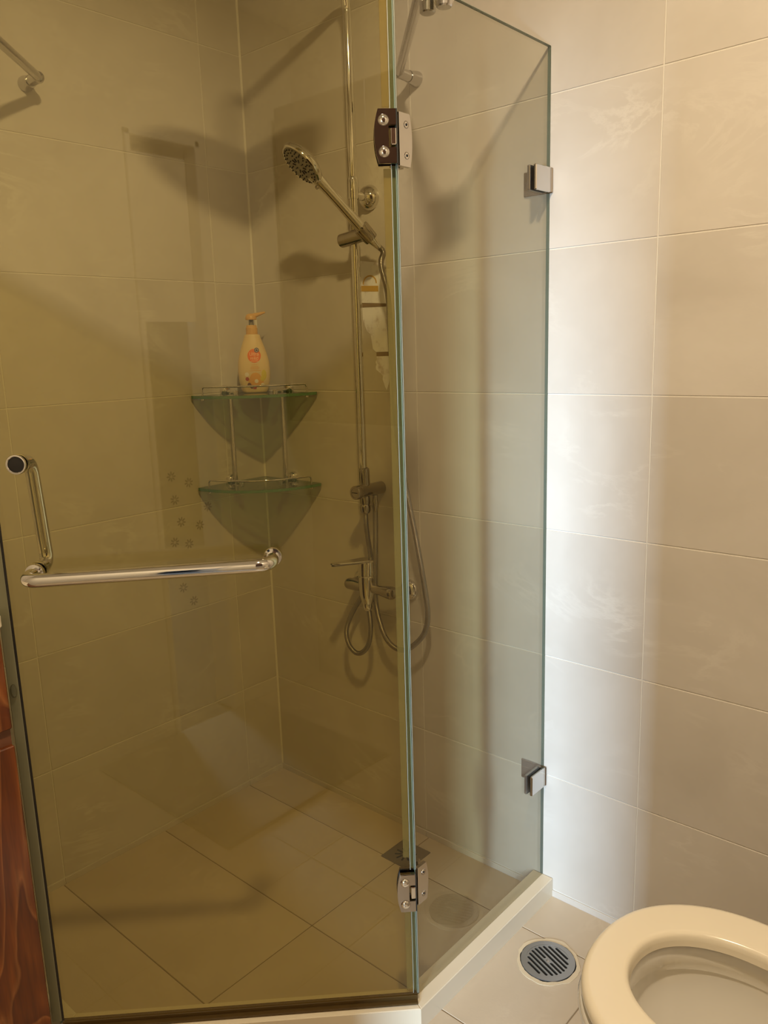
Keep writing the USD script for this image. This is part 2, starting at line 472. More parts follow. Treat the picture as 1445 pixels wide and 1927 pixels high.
def dbox(s0, s1, o0, o1, z0, z1, b=0.0):
    """A box in door coordinates: along, outward, up."""
    m = cbox((s0, o0, z0), (s1, o1, z1), b)
    v = np.array(m.vertices)
    w = O_D + v[:, :1] * t_d + v[:, 1:2] * n_d + v[:, 2:] * np.array([0, 0, 1.0])
    m = trimesh.Trimesh(w, m.faces, process=False); m.fix_normals()
    return m


def door_poly(poly, o0, o1, bev=0.0):
    """A plate drawn in (along, up) and standing from offset o0 to o1."""
    m = rot_bevel_plate(poly, o1 - o0, bev) if bev else extr(poly, o1 - o0)
    v = np.array(m.vertices)
    w = O_D + v[:, :1] * t_d + (o0 + v[:, 2:]) * n_d + v[:, 1:2] * np.array([0, 0, 1.0])
    m = trimesh.Trimesh(w, m.faces, process=False); m.fix_normals()
    return m


fp = thing('fixed_glass_panel', 'clear fixed glass panel between the right wall and the shower door', 'glass panel')
part(fp, 'pane', cbox((GX0, -.4835, CT + .001), (GX1, -.0015, GT)), 'pane_glass')
part(fp, 'top_edge', cbox((GX0 + .0005, -.4835, GT), (GX1 - .0005, -.0015, GT + .0008)), 'glass_edge')
part(fp, 'side_edge', cbox((GX0 + .0005, -.0015, CT), (GX1 - .0005, -.0004, GT)), 'glass_edge')
part(fp, 'side_edge', cbox((GX0 + .0005, -.4843, CT), (GX1 - .0005, -.4835, GT)), 'glass_edge')
part(fp, 'seal', cbox((GX0 - .0006, -.4925, CT), (GX1 - .001, -.4845, GT - .002), .001), 'vinyl_grey')
lp = thing('fixed_glass_panel', 'clear fixed glass panel beside the wooden cabinet at the left', 'glass panel')
part(lp, 'pane', cbox((.0015, -.989, CT + .001), (.466, -.981, GT)), 'pane_glass')
part(lp, 'top_edge', cbox((.0015, -.9885, GT), (.466, -.9815, GT + .0008)), 'glass_edge')
part(lp, 'side_edge', cbox((.466, -.9885, CT), (.4668, -.9815, GT)), 'glass_edge')

DL = .698                       # glass width of the door
sd = thing('shower_door', 'frameless hinged glass shower door set across the corner', 'shower door')
part(sd, 'pane', dbox(.004, DL, -.008, 0, .0405, GT), 'door_glass')
part(sd, 'side_edge', dbox(.0032, .004, -.0075, -.0005, .047, GT), 'glass_edge')
part(sd, 'side_edge', dbox(DL, DL + .0008, -.0075, -.0005, .047, GT), 'glass_edge')
part(sd, 'top_edge', dbox(.004, DL, -.0075, -.0005, GT, GT + .0008), 'glass_edge')
part(sd, 'bottom_sweep', cat(dbox(.004, DL, -.0095, .0015, .0325, .0440, .001), dbox(.004, DL, .0010, .0120, .0318, .0360, .001)), 'vinyl_brown')
part(sd, 'hinge_seal', dbox(.0125, .0245, -.0105, -.0085, .345, 1.592, .0006), 'vinyl', label='cloudy vinyl strip between the hinges')
part(sd, 'hinge_seal', dbox(.0125, .0245, -.0105, -.0085, 1.684, GT - .004, .0006), 'vinyl')
part(sd, 'hinge_seal', dbox(.0125, .0245, -.0105, -.0085, .05, .23, .0006), 'vinyl')
for z0, z1 in ((.325, 1.596), (1.680, GT - .002), (.05, .236)):  # strip and lines paint in the polished glass edge and its inner reflection
    part(sd, 'edge_strip', dbox(.0022, .0118, -.0105, -.0085, z0, z1, .0006), 'edge_blue')
    part(sd, 'edge_bead', dbox(.0116, .0128, .0003, .0010, z0, z1), 'edge_pale')
    part(sd, 'edge_bead', dbox(.0044, .0052, .0003, .0010, z0, z1), 'glass_edge')
    part(sd, 'edge_bead', dbox(.0014, .0024, .0003, .0012, z0, z1), 'edge_pale')
part(sd, 'free_edge_seal', dbox(DL, DL + .018, -.010, .003, .047, GT, .001), 'vinyl_grey', label='greenish magnetic vinyl strip along the free edge')
part(sd, 'seal_lip', dbox(DL - .004, DL, .0002, .0012, .047, GT), 'black_rubber')
# bumper clips on the free edge
part(sd, 'bumper', trimesh.creation.icosphere(3, 1.0).apply_transform(np.diag([.006, .006, .013, 1])).apply_translation(D(DL + .008, .006, .735)), 'clear_tube', True)

# handle: towel bar outside, vertical pull inside, shared fixings
BR = .0118


def handle_tube(pts, r=BR, rr=.034):
    return tube(round_path(pts, rr, 12), r, 22)


part(sd, 'towel_bar', handle_tube([D(.645, .006, .948), D(.645, .058, .948), D(.238, .058, .958), D(.238, .006, .958)]), 'chrome', 50)
for s_, z_ in ((.645, .948), (.238, .958)):
    part(sd, 'flange', lathe([(BR - .001, .010), (.0155, .009), (.0165, .006), (.0165, .0012), (.0150, .0004), (BR - .001, .0004)], D(s_, 0, z_), n_d, 32), 'chrome', 40)
part(sd, 'pull_bar', handle_tube([D(.655, -.014, 1.136), D(.655, -.060, 1.136), D(.645, -.060, .948), D(.645, -.014, .948)]), 'chrome', 50)
for s_, z_ in ((.655, 1.136), (.645, .948)):
    part(sd, 'flange', lathe([(BR - .001, -.018), (.0155, -.017), (.0165, -.014), (.0165, -.0092), (.0150, -.0085), (BR - .001, -.0085)], D(s_, 0, z_), n_d, 32), 'chrome', 40)
part(sd, 'fixing_cap', lathe([(.0132, .0008), (.0168, .0008), (.0172, .003), (.0162, .0052), (.0142, .0055), (.0132, .0045)], D(.655, 0, 1.136), n_d, 36), 'chrome', 40)
part(sd, 'cap_face', lathe([(0, .0042), (.006, .0042), (.0134, .0036), (.0134, .0004), (0, .0004)], D(.655, 0, 1.136), n_d, 36), 'black_rubber', 40, label='dark round cap face')


# hinges (they hold the door to the fixed pane)
def hinge(z, label, door_hi, polished):
    m = 'dark_chrome' if polished else 'satin_chrome'
    k = .0405
    a = np.linspace(-1, 1, 13)
    edge = [(.0385 - .0065 * abs(t) ** 2.2, z + k * t) for t in a]
    plate = Polygon([(.0035, z - k)] + edge + [(.0035, z + k)])
    notch = sbox(.0005, z - .0165, .0155, z + .0165)
    rimw = plate.buffer(-.0012).difference(notch.buffer(.001))
    h = part(sd, 'hinge', cat(door_poly(plate.difference(notch), .0006, .0075), door_poly(rimw, .0075, .0083), door_poly(plate.difference(notch), -.0165, -.0112)), m, label=label)
    part(h, 'pivot_block', dbox(.0035, .0125, .0010, .0085, z - .013, z + .013, .0015), 'chrome')
    part(h, 'gap', dbox(.0015, .0036, -.0105, .0065, z - k, z + k), 'hole_dark')
    for dz in (-.0235, .0235):
        part(h, 'screw', lathe([(.0088, .0082), (.0085, .0098), (.0068, .0118), (.0040, .0130), (.0022, .0131), (.0020, .0118), (0, .0118)], D(.0235, 0, z + dz), n_d, 26), 'chrome', 40)
    # plate on the fixed pane, seen from outside it faces +x
    y0, y1 = -.4885, -.4560
    pe = [(y1 - .0055 * abs(t) ** 2.2, z + k * t) for t in a]
    pl = Polygon([(y0, z - k)] + pe + [(y0, z + k)])
    def xplate(poly, x0, x1):
        mm = extr(poly, x1 - x0)
        v = np.array(mm.vertices)
        mm = trimesh.Trimesh(np.stack([x0 + v[:, 2], v[:, 0], v[:, 1]], 1), mm.faces, process=False); mm.fix_normals()
        return mm
    for x0, x1 in ((GX1 + .0004, GX1 + .0072), (GX0 - .0072, GX0 - .0004)):
        part(h, 'pane_plate', xplate(pl, x0, x1), 'satin_chrome' if x0 > GX1 else m)
    for dz in (-.0235, .0235):
        c = (GX1 + .0070, -.4705, z + dz)
        part(h, 'screw_ring', lathe([(.0046, .0010), (.0056, .0010), (.0060, .0004), (.0060, 0), (.0046, 0)], c, (1, 0, 0), 24), 'dark_chrome', 40)
        part(h, 'screw', lathe([(0, .0004), (.0022, .0004), (.0024, .0007), (.0044, .0007), (.0046, 0), (0, 0)], c, (1, 0, 0), 24), 'chrome')
        part(h, 'screw_hole', lathe([(0, .0012), (.0021, .0012), (.0021, .0003), (0, .0003)], c, (1, 0, 0), 12), 'hole_dark')
    return h


hinge(1.6375, 'upper chrome glass hinge near the hand shower', True, True)
hinge(.2790, 'lower chrome glass hinge close to the floor', False, True)


# wall clips that hold the fixed pane
def wall_clip(z, label):
    c = part(fp, 'wall_clip', cbox((GX1 + .0004, -.066, z - .0245), (GX1 + .0070, -.010, z + .0245), .0018), 'satin_chrome', label=label)
    part(c, 'back_plate', cbox((GX0 - .0070, -.066, z - .0245), (GX0 - .0004, -.010, z + .0245), .0015), 'dark_chrome')
    part(c, 'gasket', cat(cbox((GX1 - .0002, -.064, z - .0235), (GX1 + .0006, -.012, z + .0235)), cbox((GX0 - .0006, -.064, z - .0235), (GX0 + .0002, -.012, z + .0235))), 'black_rubber')
    part(c, 'wall_plate', cbox((GX0 - .053, -.0050, z - .0245), (GX1 + .0075, -.0002, z + .0245), .0015), 'dark_chrome')
    part(c, 'web', cbox((GX0 - .0068, -.0115, z - .0235), (GX1 + .0066, -.0050, z + .0235), .001), 'dark_chrome')


wall_clip(1.6355, 'upper square chrome clip on the right wall')
wall_clip(.2965, 'lower square chrome clip on the right wall')


# support rods from the panes to the walls
def support_rod(label, wall, mirror):
    r = thing('support_rod', label, 'support rod')
    z = 1.905
    S = (lambda x, y: np.array([x, y])) if not mirror else (lambda x, y: np.array([-y, -x]))
    P = lambda x, y, zz=z: np.array([*S(x, y), zz])
    wd = P(0, -1, 0) - P(0, 0, 0)
    part(r, 'wall_flange', lathe([(0, 0), (.0165, 0), (.0165, .006), (.0140, .020), (.0130, .030), (0, .030)], P(.617, -.0003), wd, 28), 'satin_chrome', 40)
    part(r, 'swivel', cat(cyl(P(.617, -.028), P(.617, -.066), .0115, 24, .002)), 'satin_chrome', 40)
    part(r, 'knuckle', trimesh.creation.icosphere(3, .0125).apply_translation(P(.617, -.064)), 'satin_chrome', True)
    e = P(.617, -.064); q = P(.950, -.392)
    part(r, 'rod', tube([e + (q - e) * t for t in np.linspace(0, 1, 6)], .0095, 20), 'satin_chrome', 50)
    part(r, 'pane_clamp', cat(cyl(P(.9405, -.372, z - .048), P(.9405, -.372, z + .016), .0135, 26, .002), cyl(P(.9755, -.372, z - .048), P(.9755, -.372, z + .016), .0135, 26, .002),
                              cbox(np.minimum(P(.935, -.384, GT + .002), P(.981, -.360, GT + .002)), np.maximum(P(.935, -.384, z + .016), P(.981, -.360, z + .016)), .002)), 'satin_chrome', 40)
    s0 = P(.9625, -.372, 1.872) if not mirror else P(.9895, -.372, 1.872)
    part(r, 'clamp_knob', lathe([(0, 0), (.012, 0), (.0135, .004), (.0135, .020), (.0125, .024), (0, .024)], s0, P(1, 0, 0) - P(0, 0, 0), 28), 'chrome', 40)


support_rod('chrome support rod above the right glass panel', 'right', False)
support_rod('chrome support rod on the left wall', 'left', True)

# ------------------------------------------------------------------ shower column
PX, PY = .461, -.060
sc = thing('shower_column', 'chrome shower column with wall brackets on the right wall', 'shower column')
part(sc, 'riser', tube(round_path([(PX, PY, .99), (PX, PY, 2.135), (.655, -.505, 2.190), (.655, -.505, 2.105)], .075, 14), .0108, 20), 'chrome', 50)
part(sc, 'collar', lathe([(.0108, 1.662), (.0132, 1.662), (.0136, 1.666), (.0136, 1.705), (.0108, 1.713)], (PX, PY, 0), n=26), 'chrome', 40)
part(sc, 'lower_riser', tube([(PX, PY, z) for z in np.linspace(.93, 1.66, 4)], .0092, 20), 'chrome', 50)
part(sc, 'upper_bracket', cat(lathe([(0, 0), (.030, 0), (.0300, .005), (.0265, .014), (.018, .022), (.011, .026), (0, .027)], (.461, -.0002, 1.672), (0, -1, 0), 36), cyl((.461, -.020, 1.672), (.461, PY, 1.672), .010, 20)), 'chrome', 40)
part(sc, 'diverter', cyl((.470, -.0003, .951), (.470, -.088, .951), .0165, 32, .002), 'bath_chrome', 40)
part(sc, 'diverter_knob', lathe([(0, 0), (.0172, 0), (.0178, .002), (.0178, .014), (.0165, .0165), (.012, .0165), (.0115, .0155), (0, .0155)], (.470, -.088, .951), (0, -1, 0), 32), 'bath_chrome', 40)
part(sc, 'knob_line', cbox((.461, -.1050, .9502), (.479, -.1038, .9518)), 'hole_dark')
part(sc, 'upper_socket', lathe([(.0092, 1.010), (.0128, 1.008), (.0138, 1.000), (.0138, .968), (.0110, .960)], (PX + .004, PY, 0), n=26), 'bath_chrome', 40)
part(sc, 'lower_socket', lathe([(.0100, .945), (.0138, .940), (.0138, .918), (.0125, .914), (.0145, .910), (.0140, .898), (.0110, .892), (0, .892)], (PX + .004, PY, 0), n=26), 'bath_chrome', 40)
part(sc, 'hose_outlet', lathe([(0, .940), (.0075, .940), (.0075, .928), (.0088, .922), (.0088, .912), (.0065, .900), (0, .900)], (.492, -.052, 0), n=22), 'bath_chrome', 40)
# connecting hose: from the diverter down behind the mixer lever, a loop, and into the mixer's outlet
part(sc, 'connecting_hose', hose_mesh([(PX + .004, PY, .896), (PX + .003, PY + .002, .85), (.459, -.042, .78), (.445, -.030, .70), (.412, -.034, .645), (.379, -.046, .585), (.372, -.056, .545), (.390, -.063, .510), (.420, -.066, .497),
                                      (.450, -.066, .513), (.468, -.064, .55), (.470, -.062, .59), (.465, -.061, .628), (.4625, -.061, .645)], .0068, .0030), 'hose_chrome', True)
# overhead shower (out of the frame, its shadow falls into the corner)
part(sc, 'overhead_shower', lathe([(0, 2.122), (.020, 2.120), (.026, 2.098), (.125, 2.086), (.136, 2.081), (.136, 2.074), (.126, 2.070), (0, 2.070)], (.655, -.505, 0), n=48), 'chrome', 40)

# slider that carries the hand shower
sl = thing('shower_slider', 'chrome slider clamp holding the hand shower on the riser', 'slider')
part(sl, 'clamp', cat(cyl((.424, -.070, 1.569), (.500, -.070, 1.577), .0165, 34, .003)), 'bath_chrome', 40)
part(sl, 'neck', lathe([(.0093, 1.605), (.0135, 1.603), (.0145, 1.598), (.0145, 1.58), (.0093, 1.58)], (PX, PY, 0), n=24), 'bath_chrome', 40)
hd = np.array([.465, -.213, 1.714]) - np.array([.520, -.082, 1.575]); hl = np.linalg.norm(hd); hd /= hl
hb = np.array([.520, -.082, 1.575])
part(sl, 'cradle', lathe([(.0112, -.018), (.0165, -.018), (.0175, -.014), (.0190, .016), (.0180, .020), (.0125, .020)], hb, hd, 30), 'bath_chrome', 40)
part(sl, 'cradle_pad', lathe([(0, 0), (.012, 0), (.013, .002), (.013, .008), (.011, .010), (0, .010)], (.500, -.070, 1.577), (1, 0, .1), 24), 'chrome', 40)

hs = thing('hand_shower', 'chrome hand shower with round nozzle face', 'hand shower')
hp = []
for t, r in ((-.045, .0065), (-.03, .0095), (-.018, .0115), (.0, .0128), (.04, .0128), (.09, .0118), (.13, .0118), (.160, .0140), (.180, .0175)):
    hp.append((hb + hd * t, r))
part(hs, 'handle', tube([p for p, _ in hp], [r for _, r in hp], 24), 'chrome', 50)
fn = np.array([0, 0, -1.0]) - hd * (np.array([0, 0, -1.0]) @ hd); fn /= np.linalg.norm(fn)
fn = fn * .97 + hd * .02; fn /= np.linalg.norm(fn)
hc = np.array([.465, -.213, 1.714]) + hd * .012
part(hs, 'head', lathe([(0, -.020), (.020, -.019), (.040, -.011), (.0530, -.002), (.0552, .004), (.0542, .010), (.0510, .0120), (.0490, .0105), (0, .0105)], hc, fn, 44), 'chrome', 40)
fa, fb, _ = basis(fn)
part(hs, 'nozzle_face', lathe([(0, .0125), (.042, .0120), (.0482, .0108), (.0482, .0080), (0, .0080)], hc, fn, 40), 'grey_plastic', 40)
noz = []
rng = np.random.default_rng(4)
for ring, cnt in ((.0435, 26), (.036, 18), (.0275, 12)):
    for k in range(cnt):
        an = 2 * math.pi * (k + .5 * (ring < .04)) / cnt
        if ring < .03 and k % 3 == 0:
            continue
        c = hc + fn * .0118 + ring * (math.cos(an) * fa + math.sin(an) * fb)
        noz.append(lathe([(0, .0028), (.0010, .0028), (.0019, .0006), (.0019, 0), (0, 0)], c, fn, 7))
for k in range(10):
    an = 2 * math.pi * k / 10
    u = math.cos(an) * fa + math.sin(an) * fb; w = np.cross(fn, u)
    m = cbox((.012, -.0011, 0), (.021, .0011, .0020))
    m.apply_transform(frame_T(hc + fn * .0122, u, w, fn)); noz.append(m)
part(hs, 'nozzle', cat(*noz), 'black_rubber', kind='stuff')
part(hs, 'mode_tab', tube([hc - hd * .050 + fn * .004, hc - hd * .058 + fn * .010, hc - hd * .058 + fn * .018], [.005, .0055, .004], 12), 'bath_chrome', 50)
ho = one('shower_hose', hose_mesh([hb - hd * .040, hb - hd * .060, (.545, -.060, 1.515), (.556, -.060, 1.46), (.568, -.062, 1.38), (.577, -.066, 1.26), (.586, -.070, 1.13), (.603, -.072, 1.02), (.624, -.070, .92), (.645, -.064, .80), (.658, -.058, .70),
                            (.660, -.055, .645), (.645, -.052, .60), (.610, -.050, .56), (.565, -.050, .535), (.525, -.050, .545), (.495, -.050, .59), (.481, -.050, .65), (.481, -.050, .72), (.487, -.051, .80), (.489, -.051, .86), (.492, -.052, .905)], .0070, .0032), 'hose_chrome', True, label='long ribbed chrome hose looping from the hand shower to the diverter', category='hose')

# mixer
mx = thing('shower_mixer', 'chrome single lever shower mixer below the riser', 'mixer tap')
MXC = np.array([.462, -.062, .70])
part(mx, 'body', lathe([(0, .648), (.0150, .648), (.0165, .655), (.0205, .675), (.0228, .705), (.0228, .722), (.0215, .7235)], (MXC[0], MXC[1], 0), n=34), 'chrome', 40)
part(mx, 'cap', lathe([(.0215, .7235), (.0225, .7255), (.0225, .757), (.0205, .762), (0, .763)], (MXC[0], MXC[1], 0), n=34), 'chrome', 40)
lev = np.array([-.10, -.30, .01]); lev /= np.linalg.norm(lev)
la = np.cross([0, 0, 1.0], lev); la /= np.linalg.norm(la); lu = np.cross(lev, la)
lever = Polygon([(-.0215, -.018), (.0, -.021), (.030, -.0185), (.075, -.012), (.098, -.0095), (.103, -.004), (.103, .004), (.098, .0095), (.075, .012), (.030, .0185), (0, .021), (-.0215, .018)])
part(mx, 'lever', rot_bevel_plate(lever, .0065, .002, frame_T((MXC[0], MXC[1], .7615), lev, la, lu)), 'chrome')
part(mx, 'outlet', lathe([(0, .648), (.0130, .648), (.0135, .640), (.0118, .632), (.0095, .628), (0, .628)], (MXC[0], MXC[1], 0), n=24), 'chrome', 40)
part(mx, 'arm', lathe([(0, 0), (.008, .001), (.0135, .005), (.0158, .012), (.0155, .030), (.0140, .060), (0, .060)], (.384, -.060, .689), (1, 0, 0), 30), 'bath_chrome', 40)
part(mx, 'arm', lathe([(0, 0), (.0115, 0), (.0130, .030), (.0172, .060), (.0172, .068), (.0150, .072), (0, .072)], (.480, -.060, .689), (1, 0, 0), 30), 'bath_chrome', 40)
for x in (.397, .545):
    part(mx, 'wall_elbow', tube([(x, -.062, .689), (x + (.006 if x > .5 else -.004), -.035, .688), (x + (.012 if x > .5 else -.007), -.002, .687)], [.0125, .0120, .0125], 22), 'bath_chrome', 50)
for x in (.390, .558):
    part(mx, 'wall_rose', lathe([(0, 0), (.028, 0), (.0285, .003), (.0265, .009), (.020, .014), (.0125, .016), (0, .016)], (x, -.0002, .687), (0, -1, 0), 36), 'chrome', 40)

# ragged whitish patch with gold and dark marks, flat on the wall
st = thing('wall_sticker', 'ragged whitish patch with gold marks behind the riser', 'marking')


def wallpoly(pts, y0=-.0004, y1=-.0011):
    p = Polygon(pts)
    m = extr(p, abs(y1 - y0))
    v = np.array(m.vertices)
    m = trimesh.Trimesh(np.stack([v[:, 0], y0 - v[:, 2], v[:, 1]], 1), m.faces, process=False); m.fix_normals()
    return m


part(st, 'paper', wallpoly([(.421, 1.527), (.502, 1.514), (.505, 1.418), (.423, 1.424)]), 'patch_white')
part(st, 'paper', wallpoly([(.423, 1.412), (.505, 1.410), (.507, 1.300), (.466, 1.300), (.455, 1.308), (.453, 1.322), (.449, 1.345), (.437, 1.352), (.428, 1.372), (.424, 1.380)]), 'patch_white')
part(st, 'paper', wallpoly([(.467, 1.289), (.508, 1.289), (.510, 1.232), (.498, 1.205), (.493, 1.212), (.485, 1.232), (.487, 1.240), (.480, 1.246), (.464, 1.256), (.463, 1.264), (.466, 1.268), (.463, 1.276), (.468, 1.281)]), 'patch_white')
part(st, 'dark_band', wallpoly([(.423, 1.4235), (.505, 1.4175), (.505, 1.4105), (.423, 1.4125)], -.0004, -.0010), 'patch_line')
part(st, 'dark_band', wallpoly([(.467, 1.2995), (.507, 1.2995), (.507, 1.2895), (.467, 1.2895)], -.0004, -.0010), 'patch_line')
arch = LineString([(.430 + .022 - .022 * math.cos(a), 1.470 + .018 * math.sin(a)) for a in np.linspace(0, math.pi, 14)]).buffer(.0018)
part(st, 'gold_print', cat(wallpoly(list(arch.exterior.coords), -.0011, -.0015), wallpoly([(.423, 1.466), (.480, 1.462), (.480, 1.448), (.423, 1.452)], -.0011, -.0015)), 'patch_gold')

# ------------------------------------------------------------------ corner shelf
sh = thing('corner_shelf', 'two tier green glass corner shelf with chrome rails', 'corner shelf')


def front_arc(r, n=30, k=2.25):
    a = np.linspace(0, math.pi / 2, n)
    return np.stack([r * np.cos(a) ** (2 / k), -r * np.sin(a) ** (2 / k)], 1)


def tier(z, posts_z):
    arc = front_arc(.250)
    inset = .006
    pts = [(inset, -inset)] + [(max(x, inset), min(y, -inset)) for x, y in arc]
    p = Polygon(pts).buffer(-.006).buffer(.006)
    m = extr(p, .008); m.apply_translation((0, 0, z))
    g = part(sh, 'glass_shelf', m, 'shelf_glass')
    ring = p.exterior.buffer(.0006).difference(p.buffer(-.0012))
    e = extr(p.buffer(.0004).difference(p.buffer(-.0008)), .0074); e.apply_translation((0, 0, z + .0003))
    part(sh, 'polished_edge', e, 'shelf_edge')
    ra = front_arc(.237, 40)
    ra = ra[(ra[:, 1] < -.028) & (ra[:, 0] > .028)]
    top = [(x, y, z + .031) for x, y in ra]
    path = [(ra[0][0], ra[0][1] + .004, z - .004)] + [(ra[0][0], ra[0][1] + .004, z + .031)] + top[2:-2] + [(ra[-1][0] + .004, ra[-1][1], z + .031), (ra[-1][0] + .004, ra[-1][1], z - .004)]
    part(sh, 'guard_rail', tube(round_path(path, .010, 6), .0026, 12), 'chrome', 50)
    for q in (path[0], path[-1]):
        part(sh, 'rail_nut', cyl((q[0], q[1], z - .0065), (q[0], q[1], z - .0002), .0045, 14, .001), 'chrome', 40)


tier(1.190, None)
tier(.936, None)
for wall in ('l', 'r'):
    def Q(a, off, z):
        return np.array([off, -a, z]) if wall == 'l' else np.array([a, -off, z])
    for da, off in ((.129, .026), (.142, .040)):
        part(sh, 'post', tube([Q(da, off, z) for z in (.925, 1.06, 1.2)], .0042, 14), 'chrome', 50)
    for z in (1.196, .942):
        part(sh, 'wall_mount', lathe([(0, 0), (.0150, 0), (.0155, .004), (.0135, .012), (.009, .016), (0, .017)], Q(.132, .0003, z + .010), Q(0, 1, 0) - Q(0, 0, 0), 26), 'chrome', 40)
        part(sh, 'mount_arm', cat(cyl(Q(.132, .010, z + .008), Q(.139, .062, z + .005), .0058, 14, .001), cyl(Q(.139, .062, z - .0105), Q(.139, .062, z + .009), .0075, 14, .001)), 'chrome', 40)

# ------------------------------------------------------------------ pump bottle
bt = thing('pump_bottle', 'cream soap pump bottle with orange round print on the glass shelf', 'bottle')
BC = np.array([.080, -.084, 1.1985])
cdir = np.array([.74, -.67, 0.0]); cdir /= np.linalg.norm(cdir)       # the label looks out of the corner
sdir = np.array([-cdir[1], cdir[0], 0.0])                             # to the right, seen from outside
SPEC = [(0, .030, .020), (.003, .0335, .0228), (.014, .0375, .0255), (.035, .0415, .028), (.055, .0425, .0285), (.075, .0415, .028), (.098, .0365, .0255),
        (.118, .0300, .0225), (.134, .0245, .0200), (.143, .0212, .0185), (.1465, .0205, .018), (.1485, .0190, .0172), (.149, .0165, .0162)]
HZ = np.array([s[0] for s in SPEC])


def bottle_r(z):
    from scipy.interpolate import PchipInterpolator
    return PchipInterpolator(HZ, [s[1] for s in SPEC])(z), PchipInterpolator(HZ, [s[2] for s in SPEC])(z)


nb = 44
zz = np.r_[np.linspace(0, .004, 5)[:-1], np.linspace(.004, .144, 36), np.linspace(.144, .149, 5)[1:]]
aa, bb = bottle_r(zz)
V, F = [], []
for z, a, b in zip(zz, aa, bb):
    for k in range(nb):
        an = 2 * math.pi * k / nb
        cx, cy = np.sign(math.cos(an)) * abs(math.cos(an)) ** .85, np.sign(math.sin(an)) * abs(math.sin(an)) ** .85
        V.append(BC + sdir * a * cx + cdir * b * cy + np.array([0, 0, z]))
for i in range(len(zz) - 1):
    for k in range(nb):
        p, q = i * nb + k, i * nb + (k + 1) % nb
        F += [[p, q, q + nb], [p, q + nb, p + nb]]
V += [BC, BC + np.array([0, 0, zz[-1]])]
for k in range(nb):
    F.append([len(V) - 2, (k + 1) % nb, k]); F.append([len(V) - 1, (len(zz) - 1) * nb + k, (len(zz) - 1) * nb + (k + 1) % nb])
part(bt, 'body', trimesh.Trimesh(np.array(V), F, process=False), 'bottle_cream', 50)


def on_bottle(m, lift):
    """Wraps a flat mesh (x across, z up in metres from the bottle's foot, thickness in local z) onto the front of the bottle."""
    v = np.array(m.vertices)
    a, b = bottle_r(np.clip(v[:, 1], 0, .149))
    c = np.clip(np.abs(v[:, 0]) / a, 0, .999) ** (1 / .85)
    y = b * np.sqrt(np.maximum(0, 1 - c ** 2)) ** .85
    w = BC + sdir * v[:, :1] + cdir * (y + lift + v[:, 2])[:, None] + np.array([0, 0, 1.0]) * v[:, 1:2]
    m = trimesh.Trimesh(w, m.faces, process=False); m.fix_normals()
    return m


def print_on(name, poly, lift, matn, th=.0003):
    g = [trimesh.creation.extrude_polygon(q, th, engine='earcut').subdivide_to_size(.004) for q in getattr(poly, 'geoms', [poly])]
    part(bt, name, on_bottle(cat(*g), lift), matn)


def text_on(name, s, h, cx, z, lift, matn):
    m = meshkit.text_mesh(s, h, .0003)
    m.apply_translation((-m.bounds[:, 0].mean() + cx, z, 0))
    part(bt, name, on_bottle(m, lift), matn)


print_on('round_print', Point(.0035, .0945).buffer(.0175, 40), .0002, 'label_orange')
print_on('seal_print', Point(.0105, .1085).buffer(.0062, 20), .0006, 'label_navy')
print_on('seal_print', Point(.0105, .1085).buffer(.0040, 20).difference(Point(.0105, .1085).buffer(.0032, 20)), .0010, 'label_white')
text_on('lettering', 'Ultra', .0082, .0035, .0948, .0005, 'print_text')
text_on('lettering', 'mild', .0078, .0035, .0845, .0005, 'print_text')
print_on('text_line', sbox(-.006, .0805, .013, .0818), .0005, 'print_text')
text_on('lettering', 'ORIGINAL', .0024, .0035, .0708, .0003, 'print_amber')
for zc_, w_ in ((.0665, .010), (.0635, .012), (.0605, .011), (.0560, .015)):
    print_on('text_line', sbox(.0035 - w_, zc_, .0035 + w_, zc_ + .0012), .0002, 'print_amber')
rng = np.random.default_rng(3)
base_art = Point(.0025, .036).buffer(.0260, 30).intersection(sbox(-.03, .008, .035, .040))
base_art = affinity.scale(base_art, 1, .95, origin=(.0025, .040))
print_on('fruit_print', unary_union([Point(.004, .036).buffer(.0155, 20), Point(.012, .0275).buffer(.0125, 20), Point(-.004, .028).buffer(.012, 20)]), .0002, 'print_amber')
print_on('fruit_print', unary_union([affinity.scale(Point(.0265, .046).buffer(.0080, 16), .8, 1.6), Point(.0225, .036).buffer(.0065, 14)]), .0004, 'print_yellow')
print_on('fruit_print', unary_union([Point(-.0135, .0210).buffer(.0052, 14), Point(-.0070, .0160).buffer(.0048, 14)]), .0006, 'print_brown')
print_on('fruit_print', unary_union([Point(.0005, .0145).buffer(.0050, 14), Point(-.018, .036).buffer(.0048, 14)]), .0006, 'print_red')
print_on('fruit_print', unary_union([Point(.006, .0300).buffer(.0050, 14), Point(-.0185, .0475).buffer(.0055, 14), Point(.0215, .0205).buffer(.0045, 14)]), .0008, 'label_white')
U = lambda z: BC + np.array([0, 0, z])
part(bt, 'collar', lathe([(0, .1485), (.0150, .1485), (.0155, .1500), (.0155, .1640), (.0150, .1655), (.0140, .1660), (.0138, .1700), (.0125, .1720), (0, .1720)], BC, n=32), 'pump_tan', 40)
part(bt, 'stem', cyl(U(.171), U(.186), .0045, 16), 'label_white', 40)
part(bt, 'stem_guard', lathe([(.0070, .171), (.0070, .187), (.0062, .187), (.0062, .171)], BC, n=18), 'clear_tube', 40)
part(bt, 'pump_head', lathe([(0, .1855), (.0140, .1855), (.0150, .1870), (.0145, .1930), (.0115, .1985), (.0060, .2010), (0, .2013)], BC, n=28), 'pump_tan', 40)
nz = (sdir * .97 + cdir * .24); nz /= np.linalg.norm(nz)
